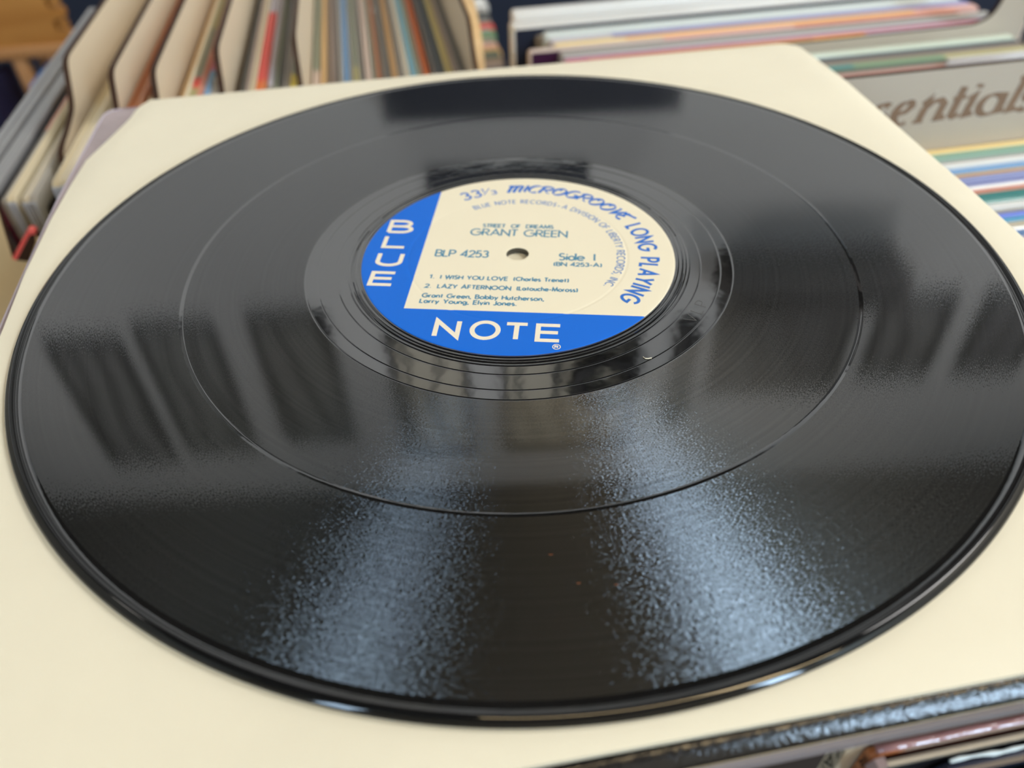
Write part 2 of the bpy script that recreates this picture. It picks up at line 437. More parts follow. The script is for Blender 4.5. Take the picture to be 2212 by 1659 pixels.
# front wall (behind the camera) with two shop windows
WZ0, WZ1 = 0.55, 2.05
WR = [(-1.86, -1.40), (1.88, 2.42)]
xs_ = [-RX, WR[0][0], WR[0][1], WR[1][0], WR[1][1], RX]
parts = []
for i in range(5):
    if i % 2 == 0: parts.append(box(xs_[i], xs_[i + 1], YF - 0.1, YF, ZF, ZC))
    else: parts += [box(xs_[i], xs_[i + 1], YF - 0.1, YF, ZF, WZ0), box(xs_[i], xs_[i + 1], YF - 0.1, YF, WZ1, ZC)]
v, f = merge(*parts); tag(mk('wall_front', v, f, M_side), kind='structure')
for i, (sx, st) in enumerate(((-1, WIN_L), (1, WIN_R))):
    a, b = WR[i]
    win = tag(empty('window_%d' % (i + 1), ((a + b) / 2, YF - 0.06, WZ0)), kind='structure')
    hw, h = (b - a) / 2, WZ1 - WZ0
    v, f = merge(box(-hw, -hw + 0.04, -.03, .03, 0, h), box(hw - 0.04, hw, -.03, .03, 0, h), box(-hw, hw, -.03, .03, 0, 0.04), box(-hw, hw, -.03, .03, h - 0.04, h))
    mk('window_frame', v, f, M_white_metal, win)
    v, f = box(-hw + 0.04, hw - 0.04, -.006, .006, 0.04, h - 0.04)
    mk('daylit_pane', v, f, emit('daylit_glass', (0.56, 0.77, 1.0, 1), st), win)
# navy wainscot and navy panel on the far wall
v, f = box(-RX, RX, YB - 0.03, YB, ZF, 0.02); tag(mk('trim_1', v, f, M_navy), kind='structure')
v, f = box(-0.31, 0.47, YB - 0.056, YB - 0.034, ZF, 0.72)
tag(bevel(mk('navy_panel', v, f, M_navy), 0.006), 'navy painted panel standing against the far wall', 'panel')
# added ceiling lamps: side fill and far-wall spotlights
def lamp(x, y, power, col, size, label, aim=(0, 0, -1), spread=None):
    t = tag(empty('added_ceiling_lamp', (x, y, ZC)), label, 'lamp', 'added lamps on the ceiling')
    prof = [(0.5, 0), (size * 560, 0), (size * 560, -30), (size * 520, -36), (0.5, -36)]
    v, f = lathe(prof, 40); mk('lamp_housing', v, f, M_metal, t)
    L = bpy.data.lights.new('lamp_light', 'AREA'); L.shape = 'DISK'; L.size = size; L.energy = power; L.color = col
    if spread: L.spread = R(spread)
    lo = bpy.data.objects.new('lamp_light', L); COL.objects.link(lo); lo.parent = t; lo.location = (0, 0, -0.045)
    lo.rotation_euler = Vector(aim).to_track_quat('-Z', 'Y').to_euler()
    return t
WARM = (1.0, 0.77, 0.45)
# one long strip lamp behind the camera
t = tag(empty('strip_lamp', (0.95, -1.15, ZC)), 'long warm strip lamp on the ceiling behind the camera', 'lamp')
v, f = box(-1.3, 1.3, -.14, .14, -.05, 0); mk('lamp_housing', v, f, M_metal, t)
L = bpy.data.lights.new('lamp_light', 'AREA'); L.shape = 'RECTANGLE'; L.size = 2.5; L.size_y = 0.14; L.energy = LAMP_W * 2.2; L.color = WARM
lo = bpy.data.objects.new('lamp_light', L); COL.objects.link(lo); lo.parent = t; lo.location = (0, 0, -0.06)
lamp(-2.2, 0.25, LAMP_W * 0.3, (1, .95, .88), 0.34, 'added round fill lamp on the ceiling by the left wall')  # added side fill, set where the record does not mirror it
lamp(2.2, 0.25, LAMP_W * 5.5, (1, .97, .94), 1.30, 'added round fill lamp on the ceiling by the right wall')  # added fill that brightens the divider faces of the left bin
for x, d in ((-1.5, 'left'), (-0.1, 'middle'), (1.3, 'right')):  # added spotlights that brighten the far wall for its mirror image
    lamp(x, 0.45, WASH_W * (0.62 if x > 1 else 1), (1.0, 0.98, 0.97), 0.16, 'added ceiling spotlight turned to the far wall, %s of three' % d, (0, 1.0, -0.62), 110)

# prints on the far wall, seen mirrored in the record
def art_mat(seed, dark):
    m, nt, b = nt_new('print_art')
    tc = N(nt, 'ShaderNodeTexCoord'); mp = N(nt, 'ShaderNodeMapping'); mp.inputs['Location'].default_value = (seed * 3.1, 0, seed * 1.7)
    nt.links.new(tc.outputs['Object'], mp.inputs['Vector'])
    wv = N(nt, 'ShaderNodeTexWave'); wv.inputs['Scale'].default_value = 2.6; wv.inputs['Distortion'].default_value = 7; wv.inputs['Detail'].default_value = 1.5
    nt.links.new(mp.outputs[0], wv.inputs['Vector'])
    rp = N(nt, 'ShaderNodeValToRGB'); e = rp.color_ramp.elements
    e[0].position = 0.04 if dark[0] > 150 else 0.10; e[0].color = rgb(16, 16, 18); e[1].position = 0.12 if dark[0] > 150 else 0.22; e[1].color = rgb(*dark)
    nt.links.new(wv.outputs['Fac'], rp.inputs[0]); nt.links.new(rp.outputs[0], b.inputs['Base Color'])
    return m
PR = [(-1.55, -1.30, 1.44, 2.04, (128, 128, 126), 'leftmost on the far wall'), (-1.24, -0.98, 1.39, 2.00, (120, 122, 118), 'second from the left on the far wall'),
      (-0.86, -0.60, 1.37, 1.96, (116, 116, 112), 'third from the left on the far wall'), (-0.42, -0.15, 1.46, 2.06, (196, 190, 172), 'pale ground, above the left part of the label'),
      (-0.04, 0.44, 1.50, 2.06, (196, 190, 172), 'pale ground and widest but one'), (0.56, 0.64, 1.46, 1.94, (120, 116, 108), 'very narrow strip'),
      (0.70, 1.16, 1.38, 1.80, (66, 68, 70), 'nearly black and wide'), (1.24, 1.48, 1.40, 1.74, (110, 110, 108), 'second from the right'), (1.58, 1.80, 1.40, 1.74, (96, 96, 98), 'rightmost')]
for i, (x0, x1, z0, z1, c, d) in enumerate(PR):
    t = tag(empty('framed_print', ((x0 + x1) / 2, YB, z0)), 'dark framed print of swirling lines, ' + d, 'framed print', 'framed prints on the far wall')
    hw, h, fw = (x1 - x0) / 2, z1 - z0, min(0.022, (x1 - x0) * 0.2)
    v, f = merge(box(-hw, -hw + fw, -.025, 0, 0, h), box(hw - fw, hw, -.025, 0, 0, h), box(-hw + fw, hw - fw, -.025, 0, 0, fw), box(-hw + fw, hw - fw, -.025, 0, h - fw, h))
    mk('frame', v, f, M_metal, t)
    v, f = box(-hw + fw, hw - fw, -.012, -.002, fw, h - fw); mk('print', v, f, art_mat(i + 1, c), t)
v, f = box(-.22, .24, -.02, 0, 0, .07)
tag(mk('wall_board', v, f, M_navy, loc=(0, YB, .89)), 'short dark board fixed to the far wall above the navy panel', 'board')
# the round dark wreath-like ring and a shelf
V, F = [], []
for i in range(40):
    for j in range(12):
        a, b = 2 * math.pi * i / 40, 2 * math.pi * j / 12
        rr = 0.095 + 0.036 * math.cos(b)
        V.append((rr * math.cos(a), 0.036 * math.sin(b), rr * math.sin(a)))
        F.append((i * 12 + j, ((i + 1) % 40) * 12 + j, ((i + 1) % 40) * 12 + (j + 1) % 12, i * 12 + (j + 1) % 12))
tag(mk('wall_ring', V, F, M_metal, smooth=True, loc=(0.32, YB - 0.062, 1.68)), 'dark round ring hung over the wide pale print', 'ring')
v, f = merge(box(-.27, .27, -.18, 0, 0, .03), box(-.27, .27, -.18, 0, .10, .13), box(-.27, -.25, -.18, 0, .03, .10), box(.25, .27, -.18, 0, .03, .10))
tag(mk('wall_shelf', v, f, M_dark_wood, loc=(0.93, YB, 1.20)), 'dark double wall shelf below the nearly black print', 'shelf')

# ------------------------------------------------------------------ the record
rec = tag(empty('vinyl_record', (0, 0, 0)), 'black vinyl long-playing record with blue and cream label, lying on the cream paper sleeve', 'record')
ZT = -0.0
prof = [(3.62, -1.8), (3.62, -0.1), (3.9, 0), (50.3, 0), (50.6, .12), (50.9, 0), (51.6, 0), (51.9, .10), (52.2, 0), (52.6, 0), (52.9, .14), (53.3, 0), (53.9, -.02), (54.2, .08), (54.5, 0),
        (57.6, 0), (57.8, -.06), (58.0, 0), (63.6, 0), (63.8, -.06), (64.0, 0), (67.3, 0), (67.55, -.06), (67.8, 0.0), (103.6, 0.0), (103.75, .012), (104.1, .016), (104.45, .012), (104.8, 0.0),
        (146.2, 0.0), (146.5, -.05), (147.0, -.02), (147.8, .0), (148.3, .14), (148.7, .29), (149.0, .35), (149.2, .345), (149.36, .29), (149.5, .225), (149.66, .147), (149.8, .08), (150.0, -.04), (150.25, -.24), (150.5, -.48), (150.7, -.75), (150.8, -1.05), (150.65, -1.4), (150.2, -1.75), (149.2, -2.0), (147.5, -1.8)]
full = []
for i_, (r_, z_) in enumerate(prof):
    full.append((r_, z_))
    if i_ + 1 < len(prof) and prof[i_ + 1][0] - r_ > 1.5 and r_ < 147:
        for e_ in (.12, .3): full.append((r_ + e_, z_ + (prof[i_ + 1][1] - z_) * e_ / (prof[i_ + 1][0] - r_)))
        r2, z2 = prof[i_ + 1]
        for e_ in (.3, .12): full.append((r2 - e_, z2 + (z_ - z2) * e_ / (r2 - r_)))
prof = full
v, f = lathe(prof, 360)
k = len(prof); idx = []
for i in range(360):
    for q in range(k):
        r0, r1 = prof[q][0], prof[(q + 1) % k][0]
        idx.append(2 if r0 > 148.2 or r1 > 148.2 else 1 if (q < k - 6 and r1 > r0 and ((r0 >= 67.79 and r1 <= 103.7) or (r0 >= 104.7 and r1 <= 146.3))) else 0)
disc = mk('disc', v, f, None, rec, smooth=True, mats=[M_smooth, M_groove, M_rim], idx=idx)
m = disc.modifiers.new('edge', 'EDGE_SPLIT'); m.split_angle = R(24)
# lettering scratched into the run-out
sc_items = [('VLP', bent(-38.5, -28.5, 62.6, -3.4), 0.11, .5, '')]
lettering('scratched_lettering', sc_items, M_scratch, disc, 0.02)

# label, built in its own frame and turned 7 degrees clockwise
lm, nt, b = nt_new('label_paper')
tc = N(nt, 'ShaderNodeTexCoord'); sx = N(nt, 'ShaderNodeSeparateXYZ'); nt.links.new(tc.outputs['Object'], sx.inputs[0])
fac = math_n(nt, 'MAXIMUM', math_n(nt, 'LESS_THAN', sx.outputs[0], -0.0311), math_n(nt, 'LESS_THAN', sx.outputs[1], -0.0306))
mx = N(nt, 'ShaderNodeMix', data_type='RGBA'); mx.inputs[6].default_value = rgb(244, 235, 209); mx.inputs[7].default_value = rgb(18, 110, 222)
nt.links.new(fac, mx.inputs[0]); nt.links.new(mx.outputs[2], b.inputs['Base Color'])
b.inputs['Roughness'].default_value = 0.55; b.inputs['Specular IOR Level'].default_value = 0.25
nb = N(nt, 'ShaderNodeTexNoise'); nb.inputs['Scale'].default_value = 700; nt.links.new(tc.outputs['Object'], nb.inputs['Vector'])
bp = N(nt, 'ShaderNodeBump'); bp.inputs['Strength'].default_value = 0.1; bp.inputs['Distance'].default_value = 0.0002
nt.links.new(nb.outputs['Fac'], bp.inputs['Height']); nt.links.new(bp.outputs[0], b.inputs['Normal'])
lp = [(3.62, .02), (3.62, .16), (4.0, .22), (4.4, .22), (34.2, .22), (34.5, .22), (34.8, .14), (35.3, .14), (35.6, .22), (35.9, .22), (48.8, .22), (49.4, .22), (49.9, .16), (50.0, .0)]
v, f = lathe(lp, 256)
label = mk('label', v, f, lm, rec, smooth=True); label.rotation_euler = (0, 0, R(-7))
m = label.modifiers.new('edge', 'EDGE_SPLIT'); m.split_angle = R(30)
label['label'] = 'cream paper label with blue L-shaped band'
ZI = 0.25
big = []
def L1(ch, x0, x1, y0, y1, hw=0.72):
    wd = G[ch][0]
    def fn(fx, y): return (x0 + hw + (x1 - x0 - 2 * hw) * fx, y0 + hw + (y1 - y0 - 2 * hw) * y)
    big.append((ch, fn, hw, .16, ''))
L1('B', -45.4, -36.5, 10.4, 18.8); L1('L', -45.2, -36.8, 1.2, 9.0); L1('U', -45.2, -36.4, -9.2, -1.3); L1('E', -45.0, -36.7, -19.8, -12.0)
L1('N', -20.7, -12.8, -43.6, -35.2); L1('O', -10.2, -1.3, -43.9, -35.1); L1('T', -0.5, 6.9, -43.8, -35.5); L1('E', 8.6, 16.2, -43.8, -35.6)
lettering('word_down_the_band', big[:4], M_creamink, label, ZI)
lettering('word_along_the_foot', big[4:], M_creamink, label, ZI)
reg = [('R', straight(14.45, 15.35, -46.15, .95), 0.15, .16, ''), ('O', straight(13.85, 15.95, -46.75, 2.1), 0.13, .16, '')]
lettering('registered_mark', reg, M_creamink, label, ZI)
typ = [('STREET  OF  DREAMS', straight(-13.1, 10.6, 15.6, 2.0), .22, .17, ''), ('GRANT GREEN', straight(-16.7, 15.4, 10.5, 3.8), .29, .16, ''),
       ('BLP 4253', straight(-26.4, -9.4, -2.6, 3.6), .30, .14, ''), ('Side', straight(13.5, 21.4, -2.9, 3.6), .30, .14, ''), ('I', straight(24.6, 24.8, -2.8, 3.7), .30, .16, ''),
       ('(BN 4253-A)', straight(12.1, 26.9, -6.2, 1.9), .22, .18, ''),
       ('1.', straight(-26.2, -24.7, -15.0, 1.8), .21, .2, ''), ('I WISH YOU LOVE', straight(-22.7, -1.8, -15.0, 1.85), .22, .23, ''), ('(Charles Trenet)', straight(0.2, 16.9, -14.9, 1.85), .22, .23, ''),
       ('2.', straight(-26.7, -24.9, -19.9, 1.8), .21, .2, ''), ('LAZY AFTERNOON', straight(-22.8, -0.4, -19.9, 1.85), .22, .23, ''), ('(Latouche-Moross)', straight(1.6, 19.8, -19.8, 1.85), .22, .23, ''),
       ('Grant Green, Bobby Hutcherson,', straight(-26.7, 10.0, -24.8, 1.9), .22, .22, ''), ('Larry Young, Elvin Jones.', straight(-26.9, 2.1, -27.6, 1.9), .22, .22, '')]
lettering('typed_lettering', typ, M_ink, label, ZI)
def nib(wmin, wmax, ang):
    return lambda t: wmin + (wmax - wmin) * abs(math.sin(math.atan2(t[1], t[0]) - R(ang)))
# pen width turns with the baseline: nib angle measured against the local radius
def bent_script(s, a0, a1):
    toks = ['~' + c for c in s]; tot = sum(G[t][0] for t in toks) + .10 * (len(toks) - 1)
    out = []; x = 0
    for t in toks:
        wd = G[t][0]; am = a0 + (a1 - a0) * (x + wd / 2) / tot
        def fn(fx, y, x=x, wd=wd): return bent(a0, a1, 39.7, 4.9, 0.30)((x + fx * wd) / tot, y)
        out.append((t[1], fn, nib(.14, .62, am - 90 - 42), 0.0, '~')); x += wd + .10
    return out
out_items = [('33', bent(123.2, 113.8, 39.6, 4.9), .40, .2, ''), ('1', bent(112.6, 111.6, 41.9, 2.6), .2, .2, ''), ('/', bent(112.4, 108.4, 40.2, 4.2), .17, .2, ''), ('3', bent(108.4, 105.8, 39.7, 2.6), .24, .2, '')]
out_items += bent_script('miCROGROOVE', 100.3, 34.2)
out_items += [('LONG', bent(27.2, 5.3, 39.3, 5.4), .50, .32, ''), ('PLAYING', bent(-0.6, -34.6, 39.3, 5.4), .50, .38, '')]
lettering('rim_lettering', out_items, M_ink2, label, ZI)
inner = [('BLUE NOTE RECORDS', bent(122.4, 71.0, 31.9, 2.4), .19, .36, ''), ('*', bent(69.6, 68.2, 31.9, 2.4), .22, .3, ''), ('A DIVISION OF LIBERTY RECORDS, INC.', bent(66.4, -30.0, 31.9, 2.4), .19, .30, '')]
lettering('company_lettering', inner, M_ink3, label, ZI)

# dust on the record
def fleck(name, pts, hw, mat, lab, cat):
    V, F = [], []
    for i, (x, y) in enumerate(pts):
        for j in range(6):
            a = math.pi * 2 * j / 6
            V.append((x / 1000, (y + hw * math.cos(a)) / 1000, (0.03 + hw + hw * math.sin(a)) / 1000))
    for i in range(len(pts) - 1):
        for j in range(6): F.append((i * 6 + j, (i + 1) * 6 + j, (i + 1) * 6 + (j + 1) % 6, i * 6 + (j + 1) % 6))
    F += [tuple(range(6)), tuple(range(len(pts) * 6 - 6, len(pts) * 6))]
    return tag(mk(name, V, F, mat), lab, cat)
M_lint = plain('pale_lint', rgb(232, 222, 200), 0.8, 0.1)
M_lint2 = plain('rusty_lint', rgb(150, 96, 66), 0.8, 0.1)
fleck('lint_fibre', [(32.3, -52.8), (32.8, -53.5), (33.6, -53.6), (34.6, -53.4)], .16, M_lint, 'short pale lint fibre lying on the run-out of the record, right of the label', 'lint')
for i, (x, y, d) in enumerate(((3.2, -114.9, 'uppermost of three on the near grooves'), (8.4, -122.1, 'middle of three on the near grooves'), (16.1, -122.8, 'rightmost of three on the near grooves'))):
    tag(fleck('dust_fleck', [(x - .4, y), (x, y - .1), (x + .4, y)], .08, M_lint2, 'tiny rusty dust fleck on the record, ' + d, 'dust'), group='dust flecks on the grooves')

# ------------------------------------------------------------------ the cream sleeve under the record
def resample(pts, n):
    L = [0]
    for a, b in zip(pts, pts[1:]): L.append(L[-1] + math.dist(a, b))
    out = []
    for i in range(n + 1):
        d = L[-1] * i / n; k = 0
        while k < len(L) - 2 and L[k + 1] < d: k += 1
        t = (d - L[k]) / max(1e-9, L[k + 1] - L[k])
        out.append((pts[k][0] + (pts[k + 1][0] - pts[k][0]) * t, pts[k][1] + (pts[k + 1][1] - pts[k][1]) * t))
    return out
NS = 64
BL, BR, TL, TR = (-131, -174.6), (175.0, -132), (-165.5, 145.4), (146.4, 185.0)
cl = resample([BL, (-155, -27.7), (-161.9, 4), (-167.7, 39.1), (-170.6, 63.9), (-172.6, 85.9), (-170.4, 103.6), (-168.2, 124.6), (-168.6, 138), TL], NS)
cr = resample([BR, (166.2, 2.8), (163.9, 37), (160.2, 73.0), (154.4, 139), TR], NS)
cbm = resample([BL, (2.7, -155.8), (18.1, -153.7), (48.7, -149.5), (90.7, -143.5), BR], NS)
ctp = resample([TL, (-107.8, 153), (-20.8, 164.5), (72.7, 175.6), TR], NS)
def coons(i, j):
    s, t = i / NS, j / NS
    f = []
    for c in (0, 1):
        f.append((1 - s) * cl[j][c] + s * cr[j][c] + (1 - t) * cbm[i][c] + t * ctp[i][c]
                 - ((1 - s) * (1 - t) * BL[c] + s * (1 - t) * BR[c] + (1 - s) * t * TL[c] + s * t * TR[c]))
    return f
V, F = [], []
def warpj(j):  # more rows near the rims
    return j
def drop(i, j):
    s, t = i / NS * 315, j / NS * 315
    d = min(s, t, 315 - t)
    z = -2.05
    if d < 3: z -= 0.6 * (1 - d / 3) ** 2
    e = 315 - s
    if e < 9: z -= 1.5 * (1 - e / 9) ** 1.5
    return z
for j in range(NS + 1):
    for i in range(NS + 1):
        x, y = coons(i, j); V.append((x / 1000, y / 1000, drop(i, j) / 1000))
nv = len(V)
for j in range(NS + 1):
    for i in range(NS + 1):
        x, y = coons(i, j); V.append((x / 1000, y / 1000, min(-4.0, drop(i, j) - .6) / 1000))
q = NS + 1
for j in range(NS):
    for i in range(NS):
        F.append((j * q + i, j * q + i + 1, (j + 1) * q + i + 1, (j + 1) * q + i))
        F.append((nv + j * q + i, nv + (j + 1) * q + i, nv + (j + 1) * q + i + 1, nv + j * q + i + 1))
for i in range(NS):
    F.append((i, nv + i, nv + i + 1, i + 1)); a = NS * q + i
    F.append((a, a + 1, nv + a + 1, nv + a))
    F.append((i * q, (i + 1) * q, nv + (i + 1) * q, nv + i * q)); a = i * q + NS
    F.append((a, nv + a, nv + a + q, a + q))
sl = mk('paper_sleeve', V, F, M_paper, smooth=True)
m = sl.modifiers.new('edge', 'EDGE_SPLIT'); m.split_angle = R(50)
tag(sl, 'square cream paper record sleeve lying under the vinyl record', 'record sleeve')

# glossy dark cover in a plastic outer, under the cream sleeve
M_plastic_dark = plain('dark_glossy_cover', rgb(24, 22, 23), 0.16, 0.75, noise=0.3, nscale=30, bump=0.16, bscale=1200)
M_film = plain('cloudy_plastic_film', rgb(168, 150, 152), 0.16, 0.6, noise=0.12, nscale=40, bump=0.35, bscale=300)
M_seam = plain('plastic_seam', rgb(190, 174, 140), 0.14, 0.8, bump=0.5, bscale=900)
jk = tag(empty('album_cover', W(0, 0, -12)), 'dark glossy album cover in a plastic outer, directly under the cream sleeve', 'album cover')
jk.rotation_euler = (0, 0, TH)
def extr(prof, u0, u1, n=60):
    """profile of (v, z) mm pulled along u, in a frame at W(0,0,-12)"""
    V, F = [], []; k = len(prof)
    for i in range(n + 1):
        u = u0 + (u1 - u0) * i / n
        for v_, z_ in prof: V.append((u / 1000, v_ / 1000, (z_ + 12) / 1000))
    for i in range(n):
        for a in range(k): F.append((i * k + a, (i + 1) * k + a, (i + 1) * k + (a + 1) % k, i * k + (a + 1) % k))
    F += [tuple(range(k)), tuple(range(n * k, n * k + k))]
    return V, F
v, f = extr([(140, -5.6), (-120, -5.6), (-146, -4.2), (-155.2, -4.2), (-155.7, -4.35), (-158.0, -6.2), (-158.3, -6.7), (-158.4, -7.3), (-154, -7.4), (140, -7.4)], -128, 150)
mk('cover', v, f, M_plastic_dark, jk, smooth=True).modifiers.new('e', 'EDGE_SPLIT').split_angle = R(45)
pr = [(-158.15 + .36 * math.cos(R(a)), -7.55 + .36 * math.sin(R(a))) for a in range(0, 360, 36)]
v, f = extr(pr, -150, 158); mk('seam', v, f, M_seam, jk, smooth=True)
# cloudy plastic outer: wider than the cream sleeve on the left, rounded far corner
fx = [(-156.5, -150), (-162.0, -20), (-162.8, 5.4), (-163.8, 30.6), (-164.8, 59), (-165.6, 90), (-165.3, 126), (-165.1, 160), (-164.6, 168), (-162.5, 172), (-157.8, 173.3), (-120, 173.3), (-120, -150)]
V = [(a / 1000, b_ / 1000, z_) for z_ in (0.0046, 0.0036) for a, b_ in fx]; k = len(fx)
F = [tuple(range(k)), tuple(range(2 * k - 1, k - 1, -1))] + [(i, (i + 1) % k, k + (i + 1) % k, k + i) for i in range(k)]
mk('plastic_outer', V, F, M_film, jk)
rimp = [(a, b_) for a, b_ in fx[:12]]
V, F = [], []
for a, b_ in rimp:
    for j in range(6): V.append(((a + .5 * math.cos(j * 1.047)) / 1000, (b_ - 0.2) / 1000, (4.5 + .5 * math.sin(j * 1.047)) / 1000))
for i in range(len(rimp) - 1):
    for j in range(6): F.append((i * 6 + j, (i + 1) * 6 + j, (i + 1) * 6 + (j + 1) % 6, i * 6 + (j + 1) % 6))
mk('plastic_rim', V, F, plain('lavender_plastic_rim', rgb(196, 186, 200), 0.2, 0.6), jk, smooth=True)
M_layer = plain('grey_plastic_layer', rgb(150, 142, 144), 0.18, 0.6, noise=0.3, nscale=3, stretch=(1, 300, 300), bump=0.4, bscale=500)
v, f = extr([(-60, -8.5), (-158.0, -8.5), (-159.0, -9.0), (-159.4, -10.6), (-60, -10.8)], -60, 160); mk('plastic_layer', v, f, M_layer, jk, smooth=True).modifiers.new('e', 'EDGE_SPLIT').split_angle = R(45)

# ------------------------------------------------------------------ record covers standing in the bins
def cover_mesh(t, ln, h, lip):
    """t thick (x), ln long (y, from 0), h tall (top at z=0), mm; rounded top or two lips with a slot"""
    r = min(1.2, t * .42)
    if lip and t > 2.2:
        g = min(t * .22, 1.0)
        pr = [(-t / 2, -h), (t / 2, -h), (t / 2, -r * .6), (t / 2 - r * .35, 0), (g, 0), (g * .6, -1.6), (-g * .6, -1.6), (-g, 0), (-t / 2 + r * .35, 0), (-t / 2, -r * .6)]
    else:
        pr = [(-t / 2, -h), (t / 2, -h), (t / 2, -r), (t / 2 - r * .3, -r * .3), (t / 2 - r, 0), (-t / 2 + r, 0), (-t / 2 + r * .3, -r * .3), (-t / 2, -r)]
    k = len(pr); V, F = [], []
    c = 1.5
    for y, dz in ((0, -c), (c, 0), (ln - c, 0), (ln, -c)):
        for x, z in pr: V.append((x / 1000, y / 1000, (z + (dz if z > -h else 0)) / 1000))
    for i in range(3):
        for a in range(k): F.append((i * k + a, (i + 1) * k + a, (i + 1) * k + (a + 1) % k, i * k + (a + 1) % k))
    F += [tuple(range(k)), tuple(range(3 * k, 4 * k))]
    return V, F
def cover(name, loc, rot, t, ln, top, cols, label, group, gloss=0.45, lip=True, h=313, face=None, streak=.22):
    v, f = cover_mesh(t, ln, h, lip)
    m = jacket_mat(cols, gloss, streak)
    o = mk(name, v, f, m, loc=loc, rotz=rot)
    if face is not None:
        o.data.materials.append(plain('cover_face', rgb(*face), 0.3, 0.5))
        for p in o.data.polygons:
            if abs(p.normal.x) > .9 and p.area > 0.02: p.material_index = 1
    return tag(o, label, 'record', group)

CN = {'grey': (152, 146, 136), 'lightgrey': (188, 184, 176), 'darkgrey': (98, 96, 90), 'cream': (226, 214, 184), 'tan': (204, 166, 112), 'orange': (226, 126, 54), 'red': (226, 92, 78), 'salmon': (230, 164, 140),
      'blue': (128, 168, 206), 'paleblue': (150, 200, 216), 'olive': (188, 182, 130), 'yellow': (226, 208, 76), 'lavender': (196, 190, 198), 'sage': (152, 156, 134), 'brown': (150, 132, 112), 'mauve': (170, 152, 140), 'black': (28, 26, 26),
      'pink': (214, 196, 182), 'slate': (88, 92, 94), 'gold': (214, 196, 128), 'silver': (142, 142, 143), 'maroon': (92, 28, 52), 'navy': (34, 40, 60), 'white': (236, 236, 232), 'paleg': (214, 220, 214), 'purple': (136, 134, 188),
      'amber': (236, 186, 100), 'rose': (230, 182, 168), 'crimson': (190, 84, 104), 'mint': (216, 228, 210), 'green': (122, 158, 118), 'moss': (100, 112, 96), 'dusty': (208, 160, 148), 'lemon': (240, 214, 146), 'teal': (66, 140, 136), 'seafoam': (150, 184, 164),
      'royal': (92, 122, 222), 'cyan': (104, 178, 214), 'beige': (206, 196, 174), 'steel': (112, 146, 190), 'sky': (142, 182, 222), 'ochre': (208, 166, 98), 'periwinkle': (158, 164, 206), 'coral': (220, 150, 126), 'burnt': (178, 112, 70)}
CWORD = {'lightgrey': 'light grey', 'darkgrey': 'dark grey', 'paleblue': 'pale blue', 'paleg': 'pale greenish white', 'seafoam': 'sea green', 'royal': 'royal blue', 'burnt': 'burnt orange', 'dusty': 'dusty pink', 'moss': 'mossy dark grey', 'sky': 'sky blue', 'steel': 'steel blue', 'mint': 'minty white', 'periwinkle': 'periwinkle blue'}
ORD = ['first', 'second', 'third', 'fourth', 'fifth', 'sixth', 'seventh', 'eighth', 'ninth', 'tenth', 'eleventh', 'twelfth', 'thirteenth', 'fourteenth', 'fifteenth', 'sixteenth', 'seventeenth', 'eighteenth', 'nineteenth', 'twentieth', 'twenty-first', 'twenty-second', 'twenty-third', 'twenty-fourth', 'twenty-fifth', 'twenty-sixth', 'twenty-seventh', 'twenty-eighth', 'twenty-ninth', 'thirtieth']
def cdef(c):
    return [(0, CN[c])] if isinstance(c, str) else [(s, CN[x]) for s, x in c]
def cword(c):
    if isinstance(c, str): return CWORD.get(c, c)
    seen = []
    for s, x in c:
        w_ = CWORD.get(x, x)
        if w_ not in seen: seen.append(w_)
    return ' and '.join(seen[:2])

